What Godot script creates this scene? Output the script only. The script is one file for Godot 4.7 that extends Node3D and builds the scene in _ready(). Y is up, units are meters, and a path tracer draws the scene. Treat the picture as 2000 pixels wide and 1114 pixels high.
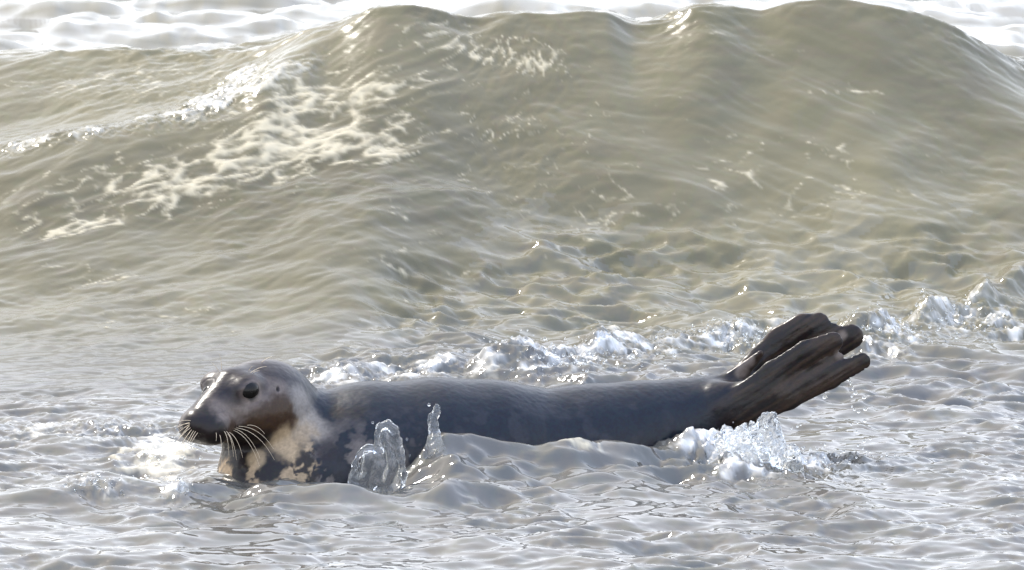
extends Node3D
# A grey seal resting in the shallows in front of a breaking, sand-laden wave. y up, metres; the seal's flank lies near z = 0, the shore with the camera at z = 14.

const EYE := Vector3(0, 2.424, 14.0)      # where the photographer stands
const PITCH := 8.0
const FOV := 5.92
const STEP := 0.006                       # finest spacing of the water sheet

var rng := RandomNumberGenerator.new()
var cam: Camera3D
var used := {}

# ---------------------------------------------------------------- noises
func noise(freq: float, oct: int, kind := FastNoiseLite.FRACTAL_FBM, warp := 0.0, sd := 1) -> FastNoiseLite:
	var n := FastNoiseLite.new()
	n.noise_type = FastNoiseLite.TYPE_SIMPLEX_SMOOTH
	n.seed = sd
	n.frequency = freq
	n.fractal_type = kind
	n.fractal_octaves = oct
	if oct < 2:
		n.fractal_type = FastNoiseLite.FRACTAL_NONE
	if warp > 0.0:
		n.domain_warp_enabled = true
		n.domain_warp_amplitude = warp
		n.domain_warp_frequency = freq * 0.8
		n.domain_warp_fractal_type = FastNoiseLite.DOMAIN_WARP_FRACTAL_NONE
	return n

# ---------------------------------------------------------------- small helpers
func named(called: String) -> String:
	if not used.has(called):
		used[called] = 0
		return called
	used[called] += 1
	return "%s_%03d" % [called, used[called]]

func thing(called: String, label: String, category: String, at := Vector3.ZERO, group := "") -> Node3D:
	var o := Node3D.new()
	o.name = named(called)
	o.position = at
	add_child(o, true)
	tag(o, label, category, group)
	return o

func tag(o: Node, label: String, category: String, group := "", kind := "") -> void:
	if label:
		o.set_meta("label", label)
	if category:
		o.set_meta("category", category)
	if group:
		o.set_meta("group", group)
	if kind:
		o.set_meta("kind", kind)

func mesh_node(called: String, m: Mesh, mat: Material, parent: Node = self) -> MeshInstance3D:
	var o := MeshInstance3D.new()
	o.name = named(called) if parent == self else called
	o.mesh = m
	o.material_override = mat
	parent.add_child(o, true)
	return o

func array_mesh(v: PackedVector3Array, n: PackedVector3Array, idx: PackedInt32Array, c := PackedColorArray()) -> ArrayMesh:
	var a := []
	a.resize(Mesh.ARRAY_MAX)
	a[Mesh.ARRAY_VERTEX] = v
	a[Mesh.ARRAY_NORMAL] = n
	a[Mesh.ARRAY_INDEX] = idx
	if c.size():
		a[Mesh.ARRAY_COLOR] = c
	var m := ArrayMesh.new()
	m.add_surface_from_arrays(Mesh.PRIMITIVE_TRIANGLES, a)
	return m

# direction of sight through a point of the photograph (2000 x 1114)
func sight(px: float, py: float) -> Vector3:
	var t := tan(deg_to_rad(FOV * 0.5))
	var d := Vector3((px - 1000.0) / 1000.0 * t * 1024.0 / 570.0, -(py - 557.0) / 557.0 * t, -1.0)
	return d.rotated(Vector3.RIGHT, deg_to_rad(-PITCH)).normalized()

# the place that is seen at that point, at a given distance from the seal's plane
func at(px: float, py: float, z: float) -> Vector3:
	var d := sight(px, py)
	return EYE + d * ((z - EYE.z) / d.z)

func flat(px: float, py: float, y := 0.0) -> Vector3:
	var d := sight(px, py)
	return EYE + d * ((y - EYE.y) / d.y)

# ---------------------------------------------------------------- solid shapes: smooth unions of cones and ellipsoids, meshed with surface nets
class Prim:
	var kind := 0
	var a: Vector3
	var ba: Vector3
	var inv := 0.0
	var ra: float
	var rb: float
	var k: float
	var cut := false
	var frame: Basis
	var r: Vector3
	var ir: Vector3
	var ir2: Vector3
	func dist(p: Vector3) -> float:
		if kind == 0:
			var q := p - a
			var t := clampf(q.dot(ba) * inv, 0.0, 1.0)
			return (q - ba * t).length() - lerpf(ra, rb, t)
		if kind == 1:
			var q1 := frame * (p - a)
			var k0 := (q1 * ir).length()
			var k1 := (q1 * ir2).length()
			return k0 * (k0 - 1.0) / maxf(k1, 1e-5)
		var q2 := frame * (p - a)
		var t2 := clampf(q2.dot(ba) * inv, 0.0, 1.0)
		var e := q2 - ba * t2
		var rad := lerpf(ra, rb, t2)
		var m0 := (e * ir).length()
		var m1 := (e * ir2).length()
		return m0 * (m0 - rad) / maxf(m1, 1e-5)

static func cone(a: Vector3, b: Vector3, ra: float, rb: float, k := 0.03) -> Prim:
	var p := Prim.new()
	p.a = a
	p.ba = b - a
	p.inv = 1.0 / maxf(p.ba.length_squared(), 1e-9)
	p.ra = ra
	p.rb = rb
	p.k = k
	return p

static func ball(c: Vector3, r: Vector3, frame := Basis.IDENTITY, k := 0.03) -> Prim:
	var p := Prim.new()
	p.kind = 1
	p.a = c
	p.frame = frame.transposed()
	p.r = r
	p.ir = Vector3.ONE / r
	p.ir2 = p.ir * p.ir
	p.k = k
	return p

# a cone flattened along z of the frame: a blade
static func blade(a: Vector3, b: Vector3, ra: float, rb: float, thin: float, frame := Basis.IDENTITY, k := 0.02) -> Prim:
	var p := Prim.new()
	p.kind = 2
	p.a = a
	p.frame = frame.transposed()
	p.ba = p.frame * (b - a)
	p.inv = 1.0 / maxf(p.ba.length_squared(), 1e-9)
	p.ra = ra
	p.rb = rb
	p.ir = Vector3(1, 1, 1.0 / thin)
	p.ir2 = p.ir * p.ir
	p.k = k
	return p

static func field(p: Vector3, list: Array) -> float:
	var d := 1e3
	for pr: Prim in list:
		var e: float = pr.dist(p)
		if pr.cut:
			var h2 := maxf(pr.k - absf(d + e), 0.0) / pr.k
			d = maxf(d, -e) + h2 * h2 * pr.k * 0.25
		else:
			var h := maxf(pr.k - absf(d - e), 0.0) / pr.k
			d = minf(d, e) - h * h * pr.k * 0.25
	return d

class Net:
	var v := PackedVector3Array()
	var g := PackedVector3Array()
	var idx := PackedInt32Array()
	var lists := []
	var of := PackedInt32Array()

func grad(p: Vector3, list: Array, e: float) -> Vector3:
	var a := field(p + Vector3(e, -e, -e), list)
	var b := field(p + Vector3(-e, -e, e), list)
	var c := field(p + Vector3(-e, e, -e), list)
	var d := field(p + Vector3(e, e, e), list)
	return (Vector3(a - b - c + d, -a - b + c + d, -a + b - c + d)).normalized()

func surface_net(prims: Array, lo: Vector3, hi: Vector3, h: float, subdivide: int) -> Net:
	var net := Net.new()
	var nb := 5
	var m := nb + 1
	var size := (hi - lo) / (h * nb)
	var bx := int(ceil(size.x))
	var by := int(ceil(size.y))
	var bz := int(ceil(size.z))
	var reach := nb * h * 0.87
	var cells := {}
	var edges := PackedInt64Array()
	var W := 4096
	var vals := PackedFloat32Array()
	vals.resize(m * m * m)
	for ix in bx:
		for iy in by:
			for iz in bz:
				var base := lo + Vector3(ix, iy, iz) * h * nb
				var c := base + Vector3.ONE * h * nb * 0.5
				var best := 1e3
				var ds := PackedFloat32Array()
				for pr: Prim in prims:
					var e: float = pr.dist(c)
					ds.append(e)
					if not pr.cut:
						best = minf(best, e)
				if best > reach * 1.3 + 0.02 or best < -reach * 1.6 - 0.06:
					continue
				var list := []
				for k in prims.size():
					var pk: Prim = prims[k]
					if ds[k] < (best if not pk.cut else 0.0) + 2.6 * reach + pk.k:
						list.append(pk)
				var some := false
				var many := false
				var q := 0
				for i in m:
					for j in m:
						for k in m:
							var f := field(base + Vector3(i, j, k) * h, list)
							vals[q] = f
							q += 1
							if f < 0.0:
								some = true
							else:
								many = true
				if not (some and many):
					continue
				var li := net.lists.size()
				net.lists.append(list)
				for i in nb:
					for j in nb:
						for k in nb:
							var o := (i * m + j) * m + k
							var f0 := vals[o]
							var inside := int(f0 < 0.0)
							var f1 := vals[o + 1]
							var f2 := vals[o + m]
							var f4 := vals[o + m * m]
							var total := inside + int(f1 < 0.0) + int(f2 < 0.0) + int(f4 < 0.0) + int(vals[o + m + 1] < 0.0) + int(vals[o + m * m + 1] < 0.0) + int(vals[o + m * m + m] < 0.0) + int(vals[o + m * m + m + 1] < 0.0)
							if total == 0 or total == 8:
								continue
							var key := ((ix * nb + i) * W + iy * nb + j) * W + iz * nb + k
							cells[key] = net.v.size()
							var p := base + Vector3(i + 0.5, j + 0.5, k + 0.5) * h
							net.of.append(li)
							net.v.append(p)
							if (f4 < 0.0) != (f0 < 0.0):
								edges.append(key * 8 + 0 + inside)
							if (f2 < 0.0) != (f0 < 0.0):
								edges.append(key * 8 + 2 + inside)
							if (f1 < 0.0) != (f0 < 0.0):
								edges.append(key * 8 + 4 + inside)
	project(net, 0, h, 2)
	var sx := W * W
	for e in edges:
		var key := e / 8
		var ax := (e % 8) / 2
		var inside := e % 2
		var u := W if ax == 0 else (1 if ax == 1 else sx)
		var w := 1 if ax == 0 else (sx if ax == 1 else W)
		var k1 := key - u
		var k2 := key - u - w
		var k3 := key - w
		if not (cells.has(k1) and cells.has(k2) and cells.has(k3)):
			continue
		var a: int = cells[key]
		var b: int = cells[k1]
		var c: int = cells[k2]
		var d: int = cells[k3]
		if inside:
			net.idx.append_array([a, c, b, a, d, c])
		else:
			net.idx.append_array([a, b, c, a, c, d])
	for s in subdivide:
		var first := net.v.size()
		var mids := {}
		var fresh := PackedInt32Array()
		for t in range(0, net.idx.size(), 3):
			var q := [net.idx[t], net.idx[t + 1], net.idx[t + 2]]
			var mm := [0, 0, 0]
			for n in 3:
				var i0: int = q[n]
				var i1: int = q[(n + 1) % 3]
				var key: int = mini(i0, i1) * 10000000 + maxi(i0, i1)
				if mids.has(key):
					mm[n] = mids[key]
				else:
					mm[n] = net.v.size()
					mids[key] = mm[n]
					net.v.append((net.v[i0] + net.v[i1]) * 0.5)
					net.of.append(net.of[i0])
			fresh.append_array([q[0], mm[0], mm[2], mm[0], q[1], mm[1], mm[2], mm[1], q[2], mm[0], mm[1], mm[2]])
		net.idx = fresh
		project(net, first, h * 0.5, 1)
	return net

func project(net: Net, first: int, h: float, times: int) -> void:
	net.g.resize(net.v.size())
	for i in range(first, net.v.size()):
		var list: Array = net.lists[net.of[i]]
		var p := net.v[i]
		var n := Vector3.UP
		for t in times:
			n = grad(p, list, 0.0015)
			p -= n * clampf(field(p, list), -h, h)
		net.v[i] = p
		net.g[i] = n

func face_normals(v: PackedVector3Array, idx: PackedInt32Array) -> PackedVector3Array:
	var n := PackedVector3Array()
	n.resize(v.size())
	for t in range(0, idx.size(), 3):
		var a := idx[t]
		var b := idx[t + 1]
		var c := idx[t + 2]
		var f := (v[c] - v[a]).cross(v[b] - v[a])
		n[a] += f
		n[b] += f
		n[c] += f
	for i in n.size():
		n[i] = n[i].normalized()
	return n

# a tapering tube along points
func tube(points: PackedVector3Array, r0: float, r1: float, sides := 6) -> ArrayMesh:
	var v := PackedVector3Array()
	var n := PackedVector3Array()
	var idx := PackedInt32Array()
	var count := points.size()
	for i in count:
		var dir := (points[mini(i + 1, count - 1)] - points[maxi(i - 1, 0)]).normalized()
		var s := dir.cross(Vector3(0.31, 0.2, 0.93)).normalized()
		var u := dir.cross(s)
		var r := lerpf(r0, r1, float(i) / (count - 1))
		for k in sides:
			var a := TAU * k / sides
			var o := s * cos(a) + u * sin(a)
			v.append(points[i] + o * r)
			n.append(o)
	for i in count - 1:
		for k in sides:
			var a := i * sides + k
			var b := i * sides + (k + 1) % sides
			idx.append_array([a, a + sides, b, b, a + sides, b + sides])
	for e in 2:
		var o := v.size()
		v.append(points[0] if e == 0 else points[count - 1])
		n.append((points[0] - points[1]).normalized() if e == 0 else (points[count - 1] - points[count - 2]).normalized())
		for k in sides:
			var a := (0 if e == 0 else (count - 1) * sides) + k
			var b := (0 if e == 0 else (count - 1) * sides) + (k + 1) % sides
			if e == 0:
				idx.append_array([o, a, b])
			else:
				idx.append_array([o, b, a])
	return array_mesh(v, n, idx)

# ---------------------------------------------------------------- the sea
var n_warp := noise(1.1, 2, FastNoiseLite.FRACTAL_FBM, 0.0, 3)
var n_wave := noise(0.9, 3, FastNoiseLite.FRACTAL_FBM, 0.0, 5)
var n_ripple := noise(2.6, 3, FastNoiseLite.FRACTAL_FBM, 0.10, 7)
var n_chop := noise(4.6, 2, FastNoiseLite.FRACTAL_FBM, 0.12, 9)
var n_mid := noise(8.0, 2, FastNoiseLite.FRACTAL_FBM, 0.035, 11)
var n_fine := noise(30.0, 3, FastNoiseLite.FRACTAL_FBM, 0.012, 13)
var n_streak := noise(2.6, 4, FastNoiseLite.FRACTAL_FBM, 0.22, 17)
var n_foam_glint := noise(6.0, 4, FastNoiseLite.FRACTAL_FBM, 0.08, 19)
var n_lace := noise(7.5, 3, FastNoiseLite.FRACTAL_RIDGED, 0.08, 23)
var n_churn := noise(15.0, 3, FastNoiseLite.FRACTAL_FBM, 0.03, 29)
var bumps := []          # [x, z, rx, rz, height]
var foam_glints := []          # [x, z, rx, rz, strength, churn]
var active_bumps := []
var active_foam_glints := []

func table(points: Array, x: float) -> float:
	if x <= points[0].x:
		return points[0].y
	for i in points.size() - 1:
		if x < points[i + 1].x:
			var p0: Vector2 = points[maxi(i - 1, 0)]
			var p1: Vector2 = points[i]
			var p2: Vector2 = points[i + 1]
			var p3: Vector2 = points[mini(i + 2, points.size() - 1)]
			var t := (x - p1.x) / (p2.x - p1.x)
			var m1 := (p2.y - p0.y) / (p2.x - p0.x) * (p2.x - p1.x)
			var m2 := (p3.y - p1.y) / (p3.x - p1.x) * (p2.x - p1.x)
			var t2 := t * t
			var t3 := t2 * t
			return (2 * t3 - 3 * t2 + 1) * p1.y + (t3 - 2 * t2 + t) * m1 + (3 * t2 - 2 * t3) * p2.y + (t3 - t2) * m2
	return points[-1].y

var crest_y := []        # crest height along the wave
var crest_z := []        # where the crest runs
var lip_y := []          # the nearer, lower lip on the left
var lip_z := []
var body_y := [Vector2(-3, 0.60), Vector2(-1.2, 0.64), Vector2(-0.5, 0.75), Vector2(0.2, 0.78), Vector2(1.0, 0.78), Vector2(1.5, 0.68), Vector2(3, 0.6)]
var face_reach := [Vector2(-3, 2.6), Vector2(-1.4, 2.5), Vector2(-0.6, 2.2), Vector2(0.1, 1.8), Vector2(0.8, 1.75), Vector2(3, 1.75)]
var face_end := [Vector2(-3, -1.0), Vector2(-1.6, -1.05), Vector2(-0.85, -1.35), Vector2(-0.45, -2.3), Vector2(-0.15, -2.95), Vector2(0.1, -3.2), Vector2(0.8, -3.05), Vector2(1.6, -3.2), Vector2(3, -3.2)]
var bore_y := []         # the little broken wavelet behind the seal
var bore_z := []
var wash_y := []         # the water heaped along the seal's flank
var wash_z := []

func lay_out_waves() -> void:
	var row := func(list: Array, z: float) -> Array:
		var out := []
		for p: Vector2 in list:
			var w := at(p.x, p.y, z)
			out.append(Vector2(w.x, w.y))
		return out
	crest_y = row.call([Vector2(-500, 160), Vector2(0, 128), Vector2(200, 122), Vector2(380, 124), Vector2(500, 104), Vector2(560, 80), Vector2(640, 54), Vector2(720, 26), Vector2(800, 16), Vector2(860, 28), Vector2(930, 40), Vector2(1000, 32), Vector2(1180, 26), Vector2(1240, 52), Vector2(1300, 44), Vector2(1385, 6), Vector2(1480, 22), Vector2(1560, 6), Vector2(1680, 10), Vector2(1780, 28), Vector2(1860, 50), Vector2(1940, 100), Vector2(2020, 146), Vector2(2200, 180), Vector2(2600, 160)], -4.0)
	crest_z = [Vector2(-3, -4.5), Vector2(-1.3, -4.35), Vector2(-0.8, -4.15), Vector2(-0.4, -4.0), Vector2(0.8, -4.05), Vector2(1.5, -4.0), Vector2(3, -4.2)]
	lip_y = row.call([Vector2(-500, 300), Vector2(0, 285), Vector2(100, 262), Vector2(270, 246), Vector2(380, 230), Vector2(470, 190), Vector2(530, 140), Vector2(600, 110)], -3.5)
	lip_z = [Vector2(-3, -3.4), Vector2(-1.2, -3.45), Vector2(-0.85, -3.6), Vector2(-0.6, -3.85)]
	for p: Vector3 in [Vector3(700, 760, 0), Vector3(860, 735, 0.03), Vector3(1000, 726, 0.05), Vector3(1120, 708, 0.07), Vector3(1210, 690, 0.07), Vector3(1330, 672, 0.05), Vector3(1450, 656, 0.06), Vector3(1560, 650, 0.05), Vector3(1680, 680, 0.08), Vector3(1790, 650, 0.09), Vector3(1900, 622, 0.08), Vector3(2050, 600, 0.04), Vector3(2300, 590, 0.04)]:
		var w := flat(p.x, p.y)
		bore_z.append(Vector2(w.x, w.z))
		bore_y.append(Vector2(w.x, p.z))

	for p: Vector3 in [Vector3(640, 960, 0.5), Vector3(740, 935, 0.36), Vector3(795, 895, 0.30), Vector3(822, 875, 0.28), Vector3(840, 864, 0.26), Vector3(866, 856, 0.26), Vector3(930, 856, 0.25), Vector3(1000, 856, 0.24), Vector3(1100, 864, 0.22), Vector3(1200, 863, 0.18), Vector3(1260, 860, 0.15), Vector3(1330, 850, 0.10), Vector3(1400, 838, 0.05), Vector3(1450, 842, 0.04), Vector3(1490, 872, 0.08), Vector3(1560, 902, 0.15), Vector3(1640, 915, 0.2)]:
		var w := at(p.x, p.y, p.z)
		wash_y.append(Vector2(w.x, maxf(w.y, 0.0)))
		wash_z.append(Vector2(w.x, w.z))
	wash_y[-1].y = 0.0

# columns are prepared once: crest, lip and bore at this x
class Column:
	var cy: float
	var cz: float
	var ly: float
	var lw: float
	var st: float      # how straight the face slopes
	var cs: float      # height of the wave body under the small peaks of its crest
	var cr: float      # how far the face reaches towards the shore
	var fb: float      # where its smooth part ends
	var lz: float
	var by: float
	var bz: float
	var wy: float
	var wz: float

func column(x: float) -> Column:
	var c := Column.new()
	c.cy = table(crest_y, x)
	c.cz = table(crest_z, x) + 0.03 * n_wave.get_noise_2d(x * 1.2, 4.0)
	c.cr = table(face_reach, x)
	c.cs = table(body_y, x)
	c.st = 0.85 * smoothstep(0.0, -0.7, x)
	c.fb = table(face_end, x) + 0.12 * n_wave.get_noise_2d(x * 2.0, 21.0)
	c.lz = table(lip_z, x)
	c.ly = table(lip_y, x)
	c.lw = smoothstep(-0.40, -0.95, x)
	c.by = table(bore_y, x) * (0.8 + 0.9 * n_mid.get_noise_2d(x * 0.5, 3.0))
	c.bz = table(bore_z, x) + 0.06 * n_wave.get_noise_2d(x * 2.5, 9.0)
	c.wy = table(wash_y, x) * (0.92 + 0.22 * n_ripple.get_noise_2d(x * 0.8, 77.0))
	c.wz = table(wash_z, x) + 0.02 * n_mid.get_noise_2d(x, 55.0)
	return c

func swell(s: float, reach: float, straight := 0.0) -> float:
	if s > 0.0:
		var t := s / reach
		return lerpf((1 - t) * (1 - t) * (1 + 0.85 * t), pow(1 - t, 1.25), straight) if t < 1.0 else 0.0
	return 1.0 / (1.0 + s * s * 0.5)

func level(x: float, z: float, c: Column) -> float:
	var wob := 0.07 * n_wave.get_noise_2d(x * 1.3, z * 1.3)
	var sc := z - c.cz
	var top := exp(-sc * sc / 0.10)
	var y := lerpf(c.cs, c.cy, top) * swell(sc + wob * smoothstep(0.05, 0.5, sc), c.cr, c.st)
	if c.lw > 0.0 and z > -5.0 and z < -2.0:
		var s := z - c.lz
		var under := c.cs * swell(c.lz - c.cz, c.cr, c.st)
		var lift := maxf(c.ly - under, 0.0) * c.lw
		var t := s / 0.6
		y += lift * ((exp(-t * t * 1.6) if s > 0 else exp(-s * s / 0.06)))
	var sb := z - c.bz
	if absf(sb) < 0.7:
		y += c.by * (exp(-sb * sb / 0.006) * 0.6 + 0.5 * exp(-sb * sb / 0.05)) if sb > 0 else c.by * (0.6 * exp(-sb * sb / 0.012) + 0.5 * exp(-sb * sb / 0.09))
	var sw := z - c.wz
	if c.wy > 0.001 and absf(sw) < 0.9:
		if sw > 0:
			var run := n_mid.get_noise_2d(x * 0.9 + z * 0.5, z * 1.4)
			y += c.wy * (0.45 * exp(-sw / 0.05) + 0.55 * exp(-sw * sw / 0.05) + 0.35 * run * smoothstep(0.0, 0.06, sw) * exp(-sw / 0.18))
		else:
			y += c.wy * exp(-sw * sw / 0.02)
	for b: Array in active_bumps:
		var u: float = (x - b[0]) / b[2]
		if absf(u) < 2.6:
			var w: float = (z - b[1]) / b[3]
			y += b[4] * exp(-u * u - w * w)
	return y

func foam_glint_at(x: float, z: float) -> Vector2:
	var f := 0.0
	var ch := 0.0
	for b: Array in active_foam_glints:
		var u: float = (x - b[0]) / b[2]
		if absf(u) < 2.4:
			var w: float = (z - b[1]) / b[3]
			var e := exp(-u * u - w * w)
			f += b[4] * e
			ch += b[5] * e
	return Vector2(f, ch)

func for_row(z: float) -> void:
	active_bumps = bumps.filter(func(b): return absf(z - b[1]) < b[3] * 2.6)
	active_foam_glints = foam_glints.filter(func(b): return absf(z - b[1]) < b[3] * 2.4)

# where the line of sight through a point of the photograph meets the swell
func on_sea(px: float, py: float) -> Vector3:
	var d := sight(px, py)
	var t := 11.5
	while t < 40.0:
		var p := EYE + d * t
		for_row(p.z)
		if p.y < level(p.x, p.z, column(p.x)):
			return p
		t += 0.03
	return EYE + d * 40.0

func spacing_x() -> PackedFloat32Array:
	var xs := PackedFloat32Array()
	var x := 0.0
	var s := STEP
	while x < 1500.0:
		xs.append(x)
		if x > 2.0:
			s *= 1.07 if x < 3.0 else 1.22
		x += s
	var out := PackedFloat32Array()
	for i in range(xs.size() - 1, 0, -1):
		out.append(-xs[i])
	out.append_array(xs)
	return out

func spacing_z() -> PackedFloat32Array:
	var back := []
	var z := 1.55
	var s := 0.0
	while z > -3000.0:
		back.append(z)
		s = (STEP * 1.6 if z > -0.5 else STEP * 1.45) if z > -4.3 else s
		if z < -4.3:
			s *= 1.011 if z > -15.0 else 1.25
		z -= s
	var front := []
	z = 1.55
	s = STEP * 2.0
	while z < 60.0:
		s *= 1.25
		z += s
		front.append(z)
	front.reverse()
	return PackedFloat32Array(front + back)

var xs := PackedFloat32Array()
var zs := PackedFloat32Array()
var sheet := PackedVector3Array()

func build_sea() -> void:
	xs = spacing_x()
	zs = spacing_z()
	var nx := xs.size()
	var nz := zs.size()
	var cols := []
	for x in xs:
		cols.append(column(x))
	var v := PackedVector3Array()
	v.resize(nx * nz)
	var col := PackedColorArray()
	col.resize(nx * nz)
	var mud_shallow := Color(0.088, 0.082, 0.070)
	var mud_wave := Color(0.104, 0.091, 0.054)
	var cream := Color(0.56, 0.49, 0.35)  # foam tint on the wave face, warmed to paint light glowing through
	var white := Color(0.60, 0.59, 0.57)
	var o := 0
	for j in nz:
		var z := zs[j]
		for_row(z)
		var far := smoothstep(-5.5, -16.0, z)
		for i in nx:
			var x := xs[i]
			var c: Column = cols[i]
			var y := level(x, z, c)
			if z < -4.5:
				var sea_far := smoothstep(-4.8, -8.0, z) * (1.0 - smoothstep(30.0, 90.0, absf(x) - z))
				y += sea_far * (0.075 * n_wave.get_noise_2d(x * 0.8, z * 0.9) + 0.05 * n_ripple.get_noise_2d(x * 0.35, z * 0.55))
			var detail := 1.0 - smoothstep(2.6, 8.0, absf(x))
			var fm := foam_glint_at(x, z)
			if c.by > 0.0 and absf(z - c.bz) < 0.3:
				var eb := (z - c.bz - 0.02) / 0.09
				fm += Vector2(0.42, 0.4) * exp(-eb * eb) * (0.55 + 0.9 * n_mid.get_noise_2d(x * 0.4, 44.0)) * smoothstep(-0.45, -0.2, x)
			if c.wy > 0.002 and absf(z - c.wz) < 0.2:
				var ew := (z - c.wz - 0.015) / 0.03
				fm.x += 0.55 * exp(-ew * ew) * (0.5 + n_mid.get_noise_2d(x * 0.7, 91.0))
			if c.lw > 0.02 and absf(z - c.lz) < 0.4:
				var edge := (z - c.lz) / 0.07
				fm += Vector2(0.75, 0.6) * c.lw * exp(-edge * edge) * (0.6 + 0.8 * n_mid.get_noise_2d(x * 0.5, 12.0))
			var s := z - c.cz
			var face := smoothstep(-0.1, 0.15, s) * (1.0 - smoothstep(-0.15, 0.45, z - c.fb + 0.35 * n_ripple.get_noise_2d(x * 0.5, z * 0.8)))      # the steep front of the wave
			var calm := 1.0 - 0.86 * face
			var foam := 0.0
			var dx := 0.0
			var dz := 0.0
			if detail > 0.0:
				var patch := 0.55 + 0.9 * smoothstep(-0.35, 0.4, n_warp.get_noise_2d(x * 1.2, z * 0.9))
				patch *= 1.0 - 0.7 * exp(-pow((x + 0.66) / 0.14, 2.0) - pow((z - 1.1) / 0.22, 2.0))
				var rough := 1.0 + 0.55 * smoothstep(-3.6, -3.0, z) * smoothstep(-0.7, -1.4, z)
				rough += 0.9 * clampf(c.wy * 9.0, 0.0, 1.0) * exp(-pow((z - c.wz - 0.12) / 0.2, 2.0))
				var rip := n_ripple.get_noise_2d(x * 0.7, z * 1.15)
				var chop := n_chop.get_noise_2d(x * 0.6, z * 1.05)
				var mid := n_mid.get_noise_2d(x * 0.6, z * 1.1)
				y += detail * calm * rough * (0.024 * rip + patch * (0.012 * (0.5 - absf(chop) * 1.6) + 0.006 * mid + 0.003 * (0.5 - absf(mid) * 1.7)))
				var fine := n_fine.get_noise_2d(x * 0.38, z * 0.9)
				y += detail * (1.0 - far) * (1.0 - smoothstep(2.0, 2.7, absf(x))) * (1.0 - 0.72 * face) * patch * 0.0048 * (fine - 0.5 * absf(fine))
				dx += detail * calm * 0.02 * n_ripple.get_noise_2d(x + 31.0, z)
				dz += detail * calm * 0.02 * n_ripple.get_noise_2d(x, z + 57.0)
				if face > 0.01:
					# streaks drawn up the face: they rise to the right on the left half of the wave
					var slant := -0.6 * smoothstep(0.4, -0.4, x) + 0.3 * smoothstep(0.3, 1.2, x)
					var a := (x + z * slant) * 0.5
					var b := (z - x * slant) * 1.7
					var st := n_streak.get_noise_2d(a, b)
					y += face * (0.0085 * st + 0.003 * absf(n_mid.get_noise_2d(a, b * 0.6)))
				var churn := clampf(fm.y, 0.0, 1.2)
				if churn > 0.02:
					var q := n_churn.get_noise_2d(x, z)
					y += churn * (0.022 * (0.5 - absf(q) * 1.6) + 0.016 * absf(n_fine.get_noise_2d(x * 0.6, z * 0.6)))
					dx += churn * 0.012 * n_churn.get_noise_2d(x + 9.0, z)
				if fm.x > 0.02:
					var lace := n_lace.get_noise_2d(x, z * 1.2)
					var pat := 0.5 + 0.55 * n_foam_glint.get_noise_2d(x, z * 1.2) + 0.35 * lace
					if face > 0.3 and fm.y < 0.3:  # face streaks: foam together with painted reflections of sun and sky
						var slant2 := -0.65 * smoothstep(0.5, -0.3, x) + 0.2
						lace = n_lace.get_noise_2d((x + z * slant2) * 0.75, (z - x * slant2) * 1.5)
						pat = 0.30 + 0.35 * n_foam_glint.get_noise_2d(x, z) + 0.50 * lace
					foam = smoothstep(1.02 - minf(fm.x, 0.95), 1.24 - 0.62 * fm.x, pat)
					if z < -2.2:
						foam *= 0.65
					y += 0.004 * foam
			v[o] = Vector3(x + dx, y, z + dz)
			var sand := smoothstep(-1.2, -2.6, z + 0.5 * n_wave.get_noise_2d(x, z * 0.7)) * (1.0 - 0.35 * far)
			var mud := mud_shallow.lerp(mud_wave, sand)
			var sp := 1.0 + 0.14 * n_streak.get_noise_2d(x * 0.6, z) + sand * 0.35 * n_warp.get_noise_2d(x * 0.35, z * 0.35)  # broad drift across the sandy wave paints translucent glow and shade into its colour
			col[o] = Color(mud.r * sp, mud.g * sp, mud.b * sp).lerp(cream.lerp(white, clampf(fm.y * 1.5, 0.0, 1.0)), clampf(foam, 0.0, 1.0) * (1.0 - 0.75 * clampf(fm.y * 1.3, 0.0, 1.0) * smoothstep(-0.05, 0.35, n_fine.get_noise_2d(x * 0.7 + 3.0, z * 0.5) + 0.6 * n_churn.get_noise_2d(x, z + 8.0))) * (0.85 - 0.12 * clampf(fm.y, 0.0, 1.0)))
			o += 1
	# normals over the whole sheet, so that the pieces below join without a seam
	var nor := PackedVector3Array()
	nor.resize(nx * nz)
	for j in nz:
		var j0 := maxi(j - 1, 0) * nx
		var j1 := mini(j + 1, nz - 1) * nx
		for i in nx:
			var e := v[j * nx + mini(i + 1, nx - 1)] - v[j * nx + maxi(i - 1, 0)]
			var f := v[j0 + i] - v[j1 + i]
			nor[j * nx + i] = f.cross(e).normalized()
	sheet = v
	var mat := StandardMaterial3D.new()
	mat.vertex_color_use_as_albedo = true
	mat.roughness = 0.07
	mat.metallic_specular = 0.48
	var soft: StandardMaterial3D = mat.duplicate()
	soft.roughness = 0.21
	soft.metallic_specular = 0.32
	var cuts := [0, 0, 0, nz - 1]
	for j in nz:
		if zs[j] > -2.3:
			cuts[1] = j
		if zs[j] > -5.0:
			cuts[2] = j
	var names := ["shallow_water", "breaking_wave", "sea"]
	var labels := ["rippled grey shallow water around the seal", "tall sand-brown wave rising behind the seal", "bright open sea beyond the crest of the wave"]
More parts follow.
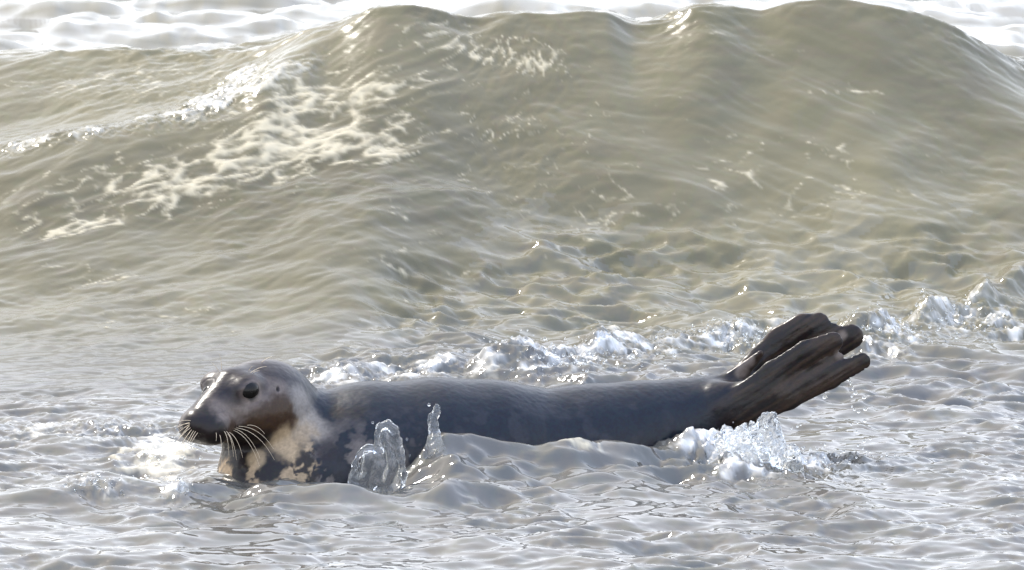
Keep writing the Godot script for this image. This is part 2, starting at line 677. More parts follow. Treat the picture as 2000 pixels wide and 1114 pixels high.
	for s in 3:
		var a: int = cuts[s]
		var b: int = cuts[s + 1]
		if s == 0:
			b = cuts[2]
		elif s == 1:
			a = 0
			while zs[a] > -0.3:
				a += 1
		var idx := PackedInt32Array()
		idx.resize((b - a) * (nx - 1) * 6)
		var w := 0
		for j in b - a:
			for i in nx - 1:
				var p := j * nx + i
				if s < 2:
					var q := v[(a + j) * nx + i]
					if (s == 0) != (q.z > (cols[i] as Column).fb + 0.2 + 0.35 * n_ripple.get_noise_2d(q.x * 0.5, q.z * 0.8) + 0.2 * n_mid.get_noise_2d(q.x * 0.6, q.z * 1.5)):
						continue
				idx[w] = p
				idx[w + 1] = p + 1
				idx[w + 2] = p + nx
				idx[w + 3] = p + 1
				idx[w + 4] = p + nx + 1
				idx[w + 5] = p + nx
				w += 6
		idx.resize(w)
		# rows run away from the camera: turn the triangles so that they face up
		for t in range(0, idx.size(), 3):
			var q := idx[t + 1]
			idx[t + 1] = idx[t + 2]
			idx[t + 2] = q
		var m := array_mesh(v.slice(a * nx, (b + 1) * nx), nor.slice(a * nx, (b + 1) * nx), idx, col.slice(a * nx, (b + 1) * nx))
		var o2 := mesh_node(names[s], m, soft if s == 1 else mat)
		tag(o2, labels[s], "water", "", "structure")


func water_features() -> void:
	# swell of the water round the seal: photograph point, distance, half widths, height
	for b in [[1430, 0.20, 0.07, 0.07, 0.03],
			[740, 0.36, 0.10, 0.12, -0.03], [560, 0.62, 0.17, 0.07, 0.025], [700, 0.62, 0.10, 0.06, 0.03], [360, 0.56, 0.16, 0.07, 0.03], [200, 0.50, 0.13, 0.09, 0.05], [60, 0.62, 0.15, 0.12, 0.03],
			[310, 0.25, 0.10, 0.20, -0.03], [870, 0.62, 0.08, 0.06, 0.03], [1330, -1.45, 0.17, 0.22, 0.05], [1900, -1.7, 0.3, 0.3, 0.04]]:
		bumps.append([at(b[0], 900, b[1]).x, b[1], b[2], b[3], b[4]])
	# foam, and on the wave face cream streaks painting sun and sky reflections: photograph point, half widths across and away, strength, churn
	for f in [[310, 900, 0.085, 0.28, 1.05, 0.22], [230, 850, 0.15, 0.2, 0.35, 0.5], [190, 965, 0.08, 0.06, 0.5, 0.6], [345, 975, 0.05, 0.05, 0.6, 0.6], [80, 840, 0.15, 0.2, 0.3, 0.3],
			[1110, 704, 0.17, 0.12, 0.5, 0.8], [1060, 728, 0.12, 0.10, 0.5, 0.7], [1190, 690, 0.09, 0.10, 0.5, 0.8], [1400, 655, 0.14, 0.12, 0.4, 0.7], [1460, 660, 0.09, 0.10, 0.5, 0.8], [1280, 690, 0.12, 0.12, 0.45, 0.5],
			[660, 740, 0.15, 0.14, 0.38, 0.5], [800, 720, 0.2, 0.2, 0.35, 0.4], [1740, 660, 0.13, 0.16, 0.65, 1.0], [1840, 625, 0.14, 0.15, 0.55, 0.9], [1960, 640, 0.10, 0.2, 0.5, 0.7], [1700, 690, 0.10, 0.1, 0.6, 0.8],
			[1450, 880, 0.12, 0.16, 0.7, 0.9], [1540, 905, 0.14, 0.14, 0.5, 0.8], [1640, 910, 0.12, 0.1, 0.4, 0.6], [1380, 860, 0.14, 0.1, 0.45, 0.5],
			[130, 170, 0.4, 0.25, 0.36, 0.06], [330, 160, 0.3, 0.2, 0.34, 0.06], [420, 195, 0.13, 0.14, 0.8, 0.8], [330, 225, 0.15, 0.08, 0.7, 0.6], [480, 150, 0.08, 0.10, 0.6, 0.6],
			[600, 230, 0.32, 0.28, 0.36, 0.0], [700, 170, 0.32, 0.2, 0.36, 0.0], [430, 320, 0.28, 0.2, 0.33, 0.0], [130, 370, 0.38, 0.18, 0.38, 0.0], [330, 390, 0.24, 0.14, 0.30, 0.0], [130, 450, 0.25, 0.1, 0.42, 0.0], [560, 300, 0.2, 0.16, 0.4, 0.0],
			[740, 280, 0.14, 0.14, 0.4, 0.0], [760, 16, 0.12, 0.06, 0.45, 0.1], [860, 50, 0.10, 0.12, 0.42, 0.1], [950, 100, 0.3, 0.12, 0.35, 0.0], [1060, 135, 0.1, 0.08, 0.5, 0.0], [1410, 70, 0.12, 0.06, 0.4, 0.0],
			[1550, 300, 0.25, 0.2, 0.2, 0.0], [1430, 330, 0.1, 0.15, 0.22, 0.0], [1160, 430, 0.2, 0.3, 0.33, 0.0], [720, 520, 0.2, 0.15, 0.33, 0.0], [150, 540, 0.25, 0.15, 0.34, 0.0], [960, 300, 0.2, 0.3, 0.28, 0.0],
			[1560, 110, 0.2, 0.1, 0.3, 0.0], [1700, 190, 0.3, 0.06, 0.33, 0.0], [1750, 330, 0.3, 0.2, 0.18, 0.0], [1250, 250, 0.3, 0.2, 0.18, 0.0], [330, 620, 0.3, 0.25, 0.28, 0.0], [820, 420, 0.25, 0.25, 0.28, 0.0], [1500, 420, 0.4, 0.12, 0.3, 0.0]]:
		var p := on_sea(f[0], f[1])
		foam_glints.append([p.x, p.z, f[2], f[3], f[4] + (0.08 if f[5] == 0.0 else 0.0), f[5]])

# ---------------------------------------------------------------- the seal
var hf: Vector3
var hu: Vector3
var hs: Vector3
var ho: Vector3
var prims := []
var spots := []

func head(f: float, u: float, s: float) -> Vector3:
	return ho + hf * f + hu * u + hs * s

func hit(px: float, py: float) -> Vector3:
	var d := sight(px, py)
	var t := 12.8
	for i in 90:
		var e := field(EYE + d * t, prims)
		if e < 0.0004:
			break
		t += e * 0.8
		if t > 16.0:
			return at(px, py, 0.1)
	return EYE + d * t

func seal_prims() -> void:
	var yaw := deg_to_rad(49)
	hf = Vector3(-cos(yaw), 0, sin(yaw)).rotated(Vector3(sin(yaw), 0, cos(yaw)), deg_to_rad(14.0)).normalized()
	if hf.y > 0:
		hf.y = -hf.y
	hs = Vector3(sin(yaw), 0, cos(yaw))
	hu = hs.cross(hf).normalized()
	if hu.y < 0:
		hu = -hu
	ho = at(447, 760, 0.27)
	var hb := Basis(hf, hu, hs)
	# trunk
	var chain := []
	for c in [[600, 775, 0.185, 0.10], [720, 756, 0.205, 0.08], [850, 746, 0.215, 0.04], [960, 750, 0.205, 0.0], [1070, 767, 0.18, -0.04], [1160, 757, 0.168, -0.07], [1260, 749, 0.142, -0.10], [1340, 747, 0.108, -0.12], [1400, 744, 0.078, -0.13], [1440, 744, 0.055, -0.14]]:
		var p := at(c[0], c[1], c[3])
		chain.append([p - Vector3(0, c[2], 0), c[2]])
	for i in chain.size() - 1:
		prims.append(cone(chain[i][0], chain[i + 1][0], chain[i][1], chain[i + 1][1], 0.04))
	# neck and chest
	var chest := at(540, 985, 0.20)
	prims.append(cone(head(-0.125, -0.135, 0.0), chest, 0.118, 0.155, 0.05))
	prims.append(cone(chest, chain[1][0], 0.15, 0.18, 0.06))
	prims.append(cone(head(-0.14, -0.125, 0.0), chain[0][0], 0.112, 0.165, 0.05))
	# skull
	prims.append(ball(head(-0.085, -0.062, 0.0), Vector3(0.135, 0.096, 0.110), hb, 0.04))
	prims.append(ball(head(-0.06, -0.075, 0.052), Vector3(0.10, 0.075, 0.07), hb, 0.04))
	prims.append(ball(head(-0.06, -0.075, -0.052), Vector3(0.10, 0.075, 0.07), hb, 0.04))
	prims.append(cone(head(-0.01, -0.022, 0.0), head(0.118, -0.048, 0.0), 0.070, 0.042, 0.03))
	prims.append(cone(head(-0.02, -0.082, 0.0), head(0.093, -0.082, 0.0), 0.058, 0.033, 0.03))
	for s in [-1, 1]:
		prims.append(ball(head(0.102, -0.062, 0.034 * s), Vector3(0.050, 0.042, 0.040), hb, 0.02))
		prims.append(ball(head(-0.008, 0.014, 0.060 * s), Vector3(0.036, 0.020, 0.026), hb, 0.03))
	prims.append(ball(head(0.140, -0.044, 0.0), Vector3(0.022, 0.028, 0.034), hb, 0.02))
	# hind flippers: an ankle, then five digits as blades
	var near := Basis(Vector3.UP, 0.0)
	var root := at(1405, 790, -0.07)
	prims.append(cone(chain[7][0], root, 0.10, 0.048, 0.04))
	var zn := -0.05
	prims.append(blade(root, at(1505, 762, zn), 0.046, 0.040, 0.55, near, 0.03))
	prims.append(blade(at(1450, 808, zn), at(1525, 772, zn), 0.034, 0.036, 0.5, near, 0.03))
	for d in [[0.007, 1450, 775, 0.030, 1510, 729, 0.030, 1575, 689, 0.031, 1627, 668, 0.026], [0.001, 1470, 785, 0.024, 1550, 737, 0.020, 1606, 705, 0.017, 1630, 690, 0.011], [0.004, 1475, 793, 0.024, 1560, 748, 0.019, 1616, 714, 0.016, 1640, 699, 0.011],
			[-0.005, 1475, 800, 0.025, 1565, 760, 0.020, 1624, 725, 0.016, 1650, 711, 0.012], [0.008, 1462, 807, 0.030, 1540, 778, 0.028, 1620, 738, 0.029, 1684, 706, 0.022]]:
		for k in 3:
			var q := 1 + 3 * k
			prims.append(blade(at(d[q], d[q + 1], zn + d[0]), at(d[q + 3], d[q + 4], zn + d[0]), d[q + 2], d[q + 5], 0.42 - 0.05 * k, near, 0.016 - 0.004 * k))
	var zf := -0.21
	prims.append(cone(chain[7][0], at(1435, 765, zf + 0.03), 0.09, 0.05, 0.04))
	prims.append(blade(at(1435, 765, zf + 0.03), at(1500, 700, zf), 0.045, 0.045, 0.55, near, 0.03))
	for d in [[1478, 716, 1530, 670, 1568, 645, 0.036, 0.040, 0.036], [1530, 670, 1568, 645, 1600, 631, 0.040, 0.036, 0.027], [1500, 715, 1560, 675, 1630, 640, 0.035, 0.024, 0.010], [1510, 725, 1605, 690, 1662, 658, 0.04, 0.036, 0.033]]:
		prims.append(blade(at(d[0], d[1], zf), at(d[2], d[3], zf), d[6], d[7], 0.40, near, 0.02))
		prims.append(blade(at(d[2], d[3], zf), at(d[4], d[5], zf), d[7], d[8], 0.35, near, 0.02))
	# tail between them
	prims.append(blade(at(1415, 760, -0.14), at(1485, 692, -0.13), 0.035, 0.010, 0.5, Basis(Vector3.UP, 0.5), 0.02))

var n_blotch := noise(13.0, 3, FastNoiseLite.FRACTAL_FBM, 0.03, 41)
var n_speck := noise(45.0, 3, FastNoiseLite.FRACTAL_FBM, 0.01, 43)
var n_hair := noise(120.0, 2, FastNoiseLite.FRACTAL_FBM, 0.0, 47)

func coat(p: Vector3) -> Color:
	var q := p - ho
	var f := q.dot(hf)
	var u := q.dot(hu)
	var bl := n_blotch.get_noise_3dv(p)
	var sp := n_speck.get_noise_3dv(p)
	# trunk: blue-black back, paler and blotched low on the shoulder
	var c := Color(0.0065, 0.0078, 0.0125)
	var x := p.x
	var low := smoothstep(0.17, 0.02, p.y + 0.05 * bl) * smoothstep(-0.12, -0.42, x)
	c = c.lerp(Color(0.11, 0.092, 0.082), low * smoothstep(0.05, -0.15, bl + 0.3 * sp))
	c = c.lerp(Color(0.03, 0.03, 0.035), 0.3 * smoothstep(0.1, 0.4, bl) * smoothstep(0.62, 0.3, x))
	if x > 0.4:
		var w := smoothstep(0.48, 0.62, x)
		c = c.lerp(Color(0.030, 0.019, 0.013).lerp(Color(0.008, 0.0062, 0.0058), smoothstep(-0.4, 0.4, n_blotch.get_noise_3d((0.85 * p.x + 0.53 * p.y) * 0.3, (0.85 * p.y - 0.53 * p.x) * 3.6, p.z * 1.5) + 0.3 * bl)), w)
	var hd := smoothstep(-0.485, -0.51, x + 0.03 * sp + 0.35 * maxf(0.0, p.y - 0.1))
	if hd > 0.0:
		var h := Color(0.066, 0.054, 0.049)
		var under := smoothstep(-0.085, -0.165, u + 0.05 * bl)
		h = h.lerp(Color(0.26, 0.185, 0.11), under)
		var b2 := n_blotch.get_noise_3d(p.x * 2.1 + 4.0, p.y * 2.1, p.z * 2.1)
		h = h.lerp(Color(0.012, 0.009, 0.008), smoothstep(-0.08, 0.10, b2 + 0.12 * sp) * under * 0.97)
		c = c.lerp(h, hd)
	for s: Array in spots:
		var at_: Vector3 = s[0]
		var r: float = s[1]
		var d := p.distance_to(at_)
		if d < r * 2.0:
			var e := d / (r * 1.1) + 0.5 * bl + 0.22 * sp
			c = c.lerp(s[2], s[3] * smoothstep(1.0 + s[4], 1.0 - s[4], e))
	var k := 1.0 + 0.22 * sp + 0.25 * n_hair.get_noise_3dv(p)
	return Color(c.r * k, c.g * k, c.b * k)

func build_seal() -> void:
	seal_prims()
	var dark := Color(0.009, 0.007, 0.006)
	var brown := Color(0.034, 0.0185, 0.0105)
	var slate := Color(0.014, 0.0105, 0.0115)
	var pale := Color(0.14, 0.11, 0.092)
	var cream := Color(0.29, 0.21, 0.125)
	# coat marks: photograph point, radius, colour, strength, softness
	for s in [[450, 735, 0.085, slate, 0.95, 0.5], [500, 728, 0.075, slate, 0.95, 0.5], [425, 770, 0.06, slate, 0.95, 0.5], [400, 790, 0.045, slate, 0.9, 0.5], [550, 735, 0.065, slate, 0.75, 0.6], [455, 785, 0.04, slate, 0.7, 0.6],
			[540, 760, 0.03, pale, 0.7, 0.6], [505, 790, 0.035, pale, 0.7, 0.5], [440, 806, 0.036, pale, 0.8, 0.6], [472, 812, 0.028, pale, 0.7, 0.6], [500, 745, 0.016, pale, 0.5, 0.7],
			[380, 800, 0.022, slate, 0.8, 0.5], [388, 830, 0.042, dark, 1.0, 0.35], [380, 852, 0.03, dark, 1.0, 0.35], [420, 858, 0.032, dark, 1.0, 0.35], [370, 822, 0.026, dark, 1.0, 0.4], [405, 838, 0.03, dark, 0.95, 0.4], [410, 852, 0.03, dark, 0.9, 0.4], [375, 842, 0.025, dark, 0.9, 0.4], [435, 850, 0.028, dark, 0.8, 0.5], [455, 838, 0.025, brown, 0.8, 0.5],
			[588, 790, 0.04, Color(0.19, 0.17, 0.155), 0.8, 0.6], [600, 835, 0.04, Color(0.22, 0.19, 0.16), 0.8, 0.6], [548, 808, 0.048, brown, 1.0, 0.3], [522, 823, 0.045, brown, 1.0, 0.35], [495, 840, 0.035, brown, 0.9, 0.4], [560, 830, 0.03, brown, 0.9, 0.35], [470, 850, 0.03, dark, 0.9, 0.4],
			[440, 872, 0.045, dark, 1.0, 0.3], [470, 882, 0.042, dark, 1.0, 0.3], [505, 868, 0.042, dark, 0.9, 0.35], [538, 898, 0.028, dark, 1.0, 0.25], [520, 925, 0.025, dark, 1.0, 0.25], [466, 932, 0.022, dark, 1.0, 0.2], [640, 885, 0.030, slate, 0.8, 0.5],
			[555, 868, 0.035, cream, 0.9, 0.4], [590, 850, 0.03, cream, 0.6, 0.5], [500, 900, 0.02, cream, 0.8, 0.4], [440, 920, 0.02, cream, 0.7, 0.4],
			[1450, 725, 0.016, pale, 0.9, 0.4], [1464, 706, 0.014, pale, 0.9, 0.4], [1483, 715, 0.014, dark, 0.9, 0.4], [1474, 735, 0.018, dark, 0.9, 0.4], [1646, 656, 0.010, pale, 0.9, 0.6], [1640, 692, 0.010, pale, 0.7, 0.7], [1703, 693, 0.009, pale, 0.6, 0.6], [1618, 618, 0.011, brown, 0.9, 0.5], [1688, 638, 0.010, pale, 0.7, 0.5],
			[660, 805, 0.02, dark, 0.8, 0.4], [700, 805, 0.02, dark, 0.6, 0.5]]:
		spots.append([hit(s[0], s[1]), s[2], s[3], s[4], s[5]])
	var eye_near := hit(492, 765)
	var side := (eye_near - ho).dot(hs)
	var eye_far := hit(402, 757)
	for e in [eye_near, eye_far]:
		if e == eye_near:
			spots.append([e - hu * 0.004, 0.031, Color(0.13, 0.10, 0.085), 0.75, 0.5])
		spots.append([e, 0.0195, dark, 1.0, 0.3])
	var net := surface_net(prims, Vector3(-0.95, -0.24, -0.36), Vector3(1.0, 0.55, 0.52), 0.0075, 1)
	var v := net.v
	var c := PackedColorArray()
	c.resize(v.size())
	var crease := at(1070, 780, 0).x
	var ear := hit(543, 760)
	for i in v.size():
		var p := v[i]
		var bend := 0.0
		var w := (p.x - crease - 0.02 * (p.y - 0.15)) / 0.011
		if absf(w) < 3.0:
			bend -= 0.002 * exp(-w * w * 0.5)
		for e in [eye_near, eye_far]:
			var d := p.distance_to(e)
			if d < 0.06:
				bend -= 0.002 * exp(-pow(d / 0.018, 2.0)) + 0.0008 * exp(-pow((d - 0.030) / 0.003, 2.0))
		var de := Vector3((p.x - ear.x) * 2.0, (p.y - ear.y), (p.z - ear.z) * 1.0).length()
		if de < 0.03:
			bend -= 0.006 * exp(-pow(de / 0.007, 2.0))
		if p.x > 0.45:
			bend += 0.0008 * smoothstep(0.5, 0.7, p.x) * n_blotch.get_noise_3d((0.85 * p.x + 0.53 * p.y) * 0.25, (0.85 * p.y - 0.53 * p.x) * 6.0, p.z)
		bend += 0.0007 * n_speck.get_noise_3dv(p)
		v[i] = p + net.g[i] * bend
		c[i] = coat(p)
		if de < 0.012:
			c[i] = c[i].lerp(dark, smoothstep(0.012, 0.006, de))
	var fur := StandardMaterial3D.new()
	fur.vertex_color_use_as_albedo = true
	fur.roughness = 0.42
	fur.metallic_specular = 0.2
	fur.clearcoat_enabled = true
	fur.clearcoat = 0.3
	fur.clearcoat_roughness = 0.28
	var nt := NoiseTexture2D.new()
	nt.width = 512
	nt.height = 512
	nt.seamless = true
	nt.noise = noise(0.03, 4, FastNoiseLite.FRACTAL_FBM, 0.0, 61)
	fur.heightmap_enabled = true
	fur.heightmap_texture = nt
	fur.heightmap_scale = 0.03
	fur.uv1_triplanar = true
	fur.uv1_scale = Vector3(4.0, 15.0, 12.0)
	var o := thing("grey_seal", "wet dark grey seal with blotched cream throat lying in the shallows with raised hind flippers", "seal")
	mesh_node("body", array_mesh(v, face_normals(v, net.idx), net.idx, c), fur, o)
	var glass := StandardMaterial3D.new()
	glass.albedo_color = Color(0.006, 0.005, 0.004).linear_to_srgb()
	glass.roughness = 0.05
	glass.metallic_specular = 0.3
	for e in [eye_near, eye_far]:
		var s := SphereMesh.new()
		s.radius = 0.030
		s.height = 0.054
		var m := mesh_node("eye", s, glass, o)
		m.position = e - grad(e, prims, 0.004) * 0.0248 - hu * 0.003
	var hair := StandardMaterial3D.new()
	hair.albedo_color = Color(0.55, 0.44, 0.30).linear_to_srgb()
	hair.roughness = 0.35
	for w in [[438, 843, 447, 890], [442, 843, 462, 899], [448, 845, 474, 894], [456, 841, 507, 911], [458, 838, 508, 896], [461, 836, 536, 899], [466, 833, 534, 877], [483, 831, 517, 848], [429, 850, 432, 880], [422, 846, 422, 862], [445, 848, 456, 893],
			[372, 822, 344, 825], [370, 826, 342, 838], [370, 830, 345, 848], [372, 836, 349, 858], [374, 840, 355, 868], [378, 842, 360, 875], [382, 843, 366, 872], [386, 846, 372, 868], [370, 832, 344, 865], [371, 828, 347, 833],
			[433, 722, 428, 691], [427, 726, 413, 709], [511, 708, 531, 697], [490, 728, 521, 716], [486, 724, 493, 716], [495, 728, 507, 725]]:
		var a := hit(w[0], w[1])
		var b := at(w[2], w[3], a.z + (0.015 if w[0] > 400 else 0.03))
		var sag := Vector3(0.004, 0.014, 0.006) * (b - a).length() / 0.08
		var pts := PackedVector3Array()
		for k in 9:
			var t := k / 8.0
			pts.append(a.lerp(b, t) + sag * 4.0 * t * (1 - t) * (0.5 if w[1] < 740 else (0.3 if w[0] < 400 else 0.85)))
		mesh_node("whisker", tube(pts, 0.0007, 0.00025), hair, o)

# ---------------------------------------------------------------- splashes and drops
var clear: StandardMaterial3D

func water_glass() -> void:
	clear = StandardMaterial3D.new()
	clear.albedo_color = Color(0.95, 0.955, 0.95, 0.05)
	clear.transparency = BaseMaterial3D.TRANSPARENCY_ALPHA
	clear.refraction_enabled = true
	clear.refraction_scale = 0.033
	clear.roughness = 0.04
	clear.metallic_specular = 0.5

func lump(list: Array, h: float, wrinkle: float, freq: float, sd: int) -> ArrayMesh:
	var lo := Vector3.ONE * 1e3
	var hi := -lo
	for p: Prim in list:
		var big := maxf(p.ra, p.rb) + 0.02
		if p.kind == 1:
			big = maxf(p.r.x, maxf(p.r.y, p.r.z)) + 0.02
			lo = lo.min(p.a - Vector3.ONE * big)
			hi = hi.max(p.a + Vector3.ONE * big)
			continue
		var e: Vector3 = p.a + (p.frame.transposed() * p.ba if p.kind == 2 else p.ba)
		lo = lo.min(p.a.min(e) - Vector3.ONE * big)
		hi = hi.max(p.a.max(e) + Vector3.ONE * big)
	var net := surface_net(list, lo, hi, h, 1)
	var n1 := noise(freq, 3, FastNoiseLite.FRACTAL_FBM, 0.3 / freq, sd)
	for i in net.v.size():
		var q := net.v[i]
		net.v[i] += net.g[i] * wrinkle * (n1.get_noise_3d(q.x, q.y * 0.6, q.z) + 0.3 * absf(n1.get_noise_3d(q.x * 2.0, q.y * 1.2, q.z * 2.0)))
	return array_mesh(net.v, face_normals(net.v, net.idx), net.idx)

func splash(called: String, label: String, list: Array, h: float, wrinkle: float, freq: float, sd: int) -> void:
	tag(mesh_node(called, lump(list, h, wrinkle, freq, sd), clear), label, "splash", "")

func build_splashes() -> void:
	water_glass()
	var z := 0.44
	var f := Basis(Vector3.UP, 0.35)
	var sheet_ := [blade(at(752, 945, z), at(760, 862, z), 0.040, 0.026, 0.22, f, 0.02), blade(at(708, 945, z), at(722, 892, z + 0.01), 0.034, 0.018, 0.24, f, 0.02)]
	var rim := [[690, 940, 0.012], [692, 908, 0.007], [702, 888, 0.007], [718, 876, 0.008], [738, 878, 0.007], [737, 848, 0.006], [742, 832, 0.009], [757, 829, 0.010], [770, 838, 0.009], [779, 862, 0.008], [785, 895, 0.008], [787, 925, 0.010], [780, 950, 0.013]]
	for k in rim.size() - 1:
		sheet_.append(cone(at(rim[k][0], rim[k][1], z), at(rim[k + 1][0], rim[k + 1][1], z), rim[k][2], rim[k + 1][2], 0.008))
	for q in [[752, 848, 765, 900, 0.007], [765, 900, 752, 940, 0.006], [720, 885, 712, 935, 0.006], [742, 880, 735, 940, 0.007]]:
		sheet_.append(cone(at(q[0], q[1], z + 0.012), at(q[2], q[3], z + 0.014), q[4], q[4] * 1.3, 0.010))
	splash("water_splash", "tall clear glassy splash standing before the seal's shoulder", sheet_, 0.0042, 0.006, 24.0, 71)
	z = 0.27
	splash("water_spout", "small clear spout of water leaping against the seal's flank", [
		cone(at(850, 884, z + 0.03), at(848, 838, z), 0.030, 0.010, 0.02), cone(at(847, 838, z), at(850, 812, z), 0.010, 0.007, 0.015), ball(at(853, 802, z), Vector3(0.009, 0.015, 0.008), Basis.IDENTITY, 0.012), cone(at(841, 825, z), at(840, 811, z), 0.006, 0.005, 0.008)],
		0.0028, 0.003, 70.0, 72)
	var list := []
	rng.seed = 5
	for k in 9:
		var a := at(1400 + 14 * k + rng.randf_range(-5, 5), 850 - 4.0 * k + rng.randf_range(-8, 8), 0.10 + 0.01 * k)
		var b := at(1425 + 14 * k + rng.randf_range(-6, 6), 905 + rng.randf_range(-14, 8), 0.24)
		list.append(cone(a, b, rng.randf_range(0.006, 0.011), rng.randf_range(0.010, 0.018), 0.012))
	for k in 14:
		var c := at(rng.randf_range(1410, 1560), rng.randf_range(880, 915), rng.randf_range(0.15, 0.27))
		list.append(ball(c, Vector3.ONE * rng.randf_range(0.008, 0.018), Basis.IDENTITY, 0.010))
	splash("water_splash", "white curling splash under the base of the seal's hind flippers", list, 0.0045, 0.006, 45.0, 73)
	# drops from the flippers
	var count := {}
	var ordinal := ["topmost", "second", "third", "fourth", "fifth", "sixth", "seventh", "eighth", "ninth", "tenth", "eleventh", "twelfth", "thirteenth", "fourteenth", "fifteenth", "sixteenth"]
	var proto: MeshInstance3D
	var drop := SphereMesh.new()
	drop.radius = 0.5
	drop.height = 1.0
	drop.radial_segments = 20
	drop.rings = 10
	for d in [[1604, 764, 7, 6], [1611, 776, 9, 9], [1598, 766, 5, 4], [1658, 741, 6, 9], [1662, 749, 5, 8], [1666, 758, 5, 9], [1671, 768, 8, 8], [1664, 774, 5, 6], [1688, 777, 8, 6], [1664, 794, 4, 5], [1669, 800, 5, 6], [1690, 799, 8, 8], [1677, 805, 6, 5], [1689, 822, 7, 7], [1663, 829, 5, 5],
			[1675, 826, 4, 4], [1673, 843, 4, 5], [1558, 833, 6, 5], [1546, 837, 4, 4], [1530, 804, 4, 4], [1512, 806, 6, 7], [1567, 768, 5, 5], [1564, 830, 4, 5], [1688, 862, 6, 6], [1700, 858, 5, 4], [838, 791, 6, 6], [728, 826, 5, 5], [795, 858, 5, 6], [668, 880, 4, 4], [800, 890, 4, 5], [1376, 648, 4, 5], [1380, 640, 4, 7], [1905, 640, 4, 6]]:
		var o: MeshInstance3D
		if proto == null:
			o = mesh_node("water_drop", drop, clear)
			proto = o
		else:
			o = proto.duplicate()
			o.name = named("water_drop")
			add_child(o, true)
		var depth := -0.06 if d[0] > 1400 else 0.27
		if d[1] < 700:
			depth = -2.0
		o.position = at(d[0], d[1], depth)
		o.scale = Vector3(d[2], d[3], d[2]) * 0.00135
		var where: String
		var group: String
		if d[0] < 900:
			group = "drops round the near splashes"
			where = {838: "tiny clear drop just left of the top of the thin spout", 728: "clear drop beside the top left of the tall splash", 795: "clear drop right of the upper edge of the tall splash", 668: "clear drop at the far left of the tall splash", 800: "clear drop right of the foot of the tall splash"}[d[0]]
		elif d[1] < 700:
			group = "drops over the broken water"
			where = {1376: "lower of two drops above the froth left of the flippers", 1380: "upper of two drops above the froth left of the flippers", 1905: "lone drop above the froth at the far right"}[d[0]]
		else:
			group = "drops falling from the hind flippers"
			var under := "the middle of the lower flipper edge" if d[0] < 1625 and d[0] > 1570 else ("the flipper tip" if d[0] > 1625 else "the base of the flippers")
			count[under] = count.get(under, 0) + 1
			where = "clear drop falling under %s, %s in its string" % [under, ordinal[count[under] - 1]]
		tag(o, where, "water drop", group)
	# spray: uncountable small drops and bubbles over the broken water
	var spray := SphereMesh.new()
	spray.radius = 0.5
	spray.height = 1.0
	spray.radial_segments = 10
	spray.rings = 5
	for g in [["drops and bubbles of churned water behind the seal's back", [[1110, 705, 0.22, 0.15, 240], [1060, 730, 0.14, 0.10, 140], [1400, 660, 0.14, 0.12, 170], [1455, 665, 0.08, 0.1, 90], [660, 745, 0.12, 0.1, 50]]],
			["drops and bubbles of churned water right of the flippers", [[1740, 665, 0.13, 0.12, 200], [1840, 628, 0.12, 0.12, 150]]],
			["spray and bubbles round the splash under the flippers", [[1450, 885, 0.10, 0.12, 190], [1540, 905, 0.13, 0.10, 170], [1640, 908, 0.10, 0.08, 60]]],
			["bubbles of the foam patch left of the seal's throat", [[320, 905, 0.07, 0.2, 130], [190, 960, 0.06, 0.04, 50], [345, 972, 0.03, 0.03, 30]]]]:
		var mm := MultiMesh.new()
		mm.transform_format = MultiMesh.TRANSFORM_3D
		var spots_ := []
		for q in g[1]:
			var p := on_sea(q[0], q[1])
			for k in q[4]:
				var x: float = p.x + rng.randfn() * q[2] * 0.6
				var zz: float = p.z + rng.randfn() * q[3] * 0.6
				var s: float = 0.003 + 0.008 * pow(rng.randf(), 3.0)
				spots_.append([Vector3(x, surface(x, zz) + s * 0.25 + 0.035 * pow(rng.randf(), 4.0), zz), s])
		mm.instance_count = spots_.size()
		mm.mesh = spray
		for k in spots_.size():
			mm.set_instance_transform(k, Transform3D(Basis.IDENTITY.scaled(Vector3.ONE * spots_[k][1]), spots_[k][0]))
		var o := MultiMeshInstance3D.new()
		o.name = named("spray")
		o.multimesh = mm
		o.material_override = clear
		add_child(o, true)
		tag(o, g[0], "spray", "", "stuff")

# height of the finished sheet
func surface(x: float, z: float) -> float:
	var j := 0
	var lo := 0
	var hi := zs.size() - 1
	while hi - lo > 1:
		var mid := (lo + hi) / 2
		if zs[mid] > z:
			lo = mid
		else:
			hi = mid
	j = lo
	var i := clampi(xs.bsearch(x), 0, xs.size() - 1)
	return sheet[j * xs.size() + i].y

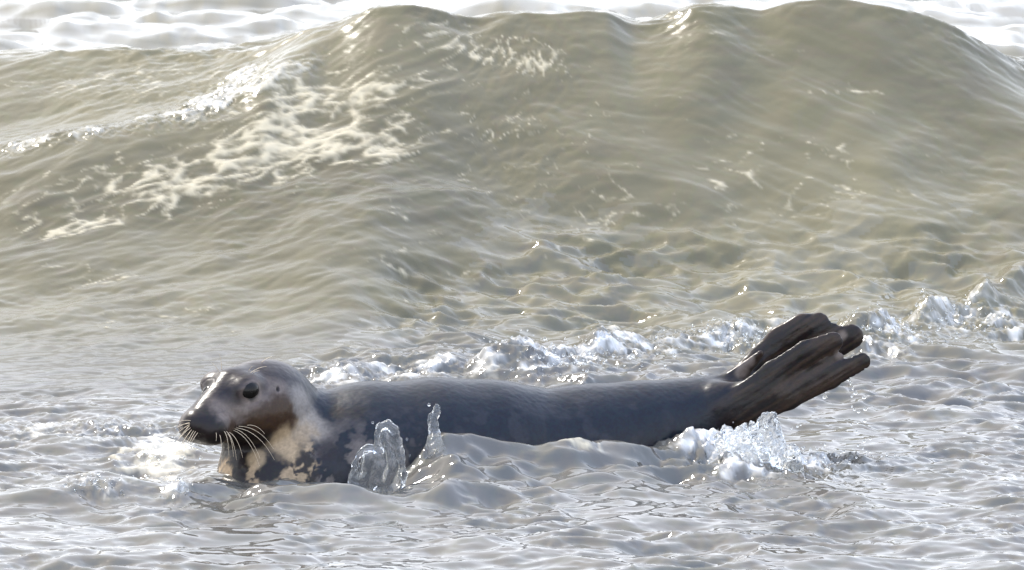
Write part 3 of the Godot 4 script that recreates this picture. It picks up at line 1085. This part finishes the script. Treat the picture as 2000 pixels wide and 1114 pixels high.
func _ready() -> void:
	rng.seed = 11
	cam = Camera3D.new()
	cam.name = "camera"
	cam.position = EYE
	cam.rotation_degrees.x = -PITCH
	cam.fov = FOV
	cam.near = 0.5
	cam.far = 6000.0
	var lens := CameraAttributesPhysical.new()
	lens.frustum_focal_length = 12.0 / tan(deg_to_rad(FOV * 0.5))
	lens.frustum_focus_distance = 14.0
	lens.frustum_near = 0.5
	lens.frustum_far = 6000.0
	lens.exposure_aperture = 18.0
	cam.attributes = lens
	add_child(cam)
	cam.make_current()

	var env := Environment.new()
	env.background_mode = Environment.BG_SKY
	var sm := ProceduralSkyMaterial.new()
	sm.sky_top_color = Color(0.57, 0.645, 0.78)
	sm.sky_horizon_color = Color(0.79, 0.80, 0.81)
	sm.sky_curve = 0.42
	sm.sky_energy_multiplier = 1.75
	sm.ground_bottom_color = Color(0.45, 0.42, 0.36)
	sm.ground_horizon_color = Color(0.7, 0.7, 0.7)
	sm.sun_angle_max = 85.0
	sm.sun_curve = 0.6
	var sky := Sky.new()
	sky.sky_material = sm
	env.sky = sky
	env.tonemap_mode = Environment.TONE_MAPPER_LINEAR
	env.tonemap_exposure = 1.38
	env.sdfgi_enabled = true
	env.ssao_enabled = true
	env.ssil_enabled = true
	var we := WorldEnvironment.new()
	we.name = "environment"
	we.environment = env
	add_child(we)

	var sun := DirectionalLight3D.new()
	sun.name = "sun"
	sun.light_energy = 1.55
	sun.light_color = Color(1.0, 0.975, 0.94)
	sun.light_angular_distance = 5.0
	sun.shadow_enabled = true
	add_child(sun)
	var el := deg_to_rad(44)
	var az := deg_to_rad(-42)
	var to_sun := Vector3(sin(az) * cos(el), sin(el), -cos(az) * cos(el))
	sun.look_at_from_position(Vector3.ZERO, -to_sun, Vector3.UP)

	var t0 := Time.get_ticks_msec()
	lay_out_waves()
	water_features()
	build_sea()
	print("sea ", Time.get_ticks_msec() - t0)
	t0 = Time.get_ticks_msec()
	build_seal()
	print("seal ", Time.get_ticks_msec() - t0)
	t0 = Time.get_ticks_msec()
	build_splashes()
	print("splash ", Time.get_ticks_msec() - t0)
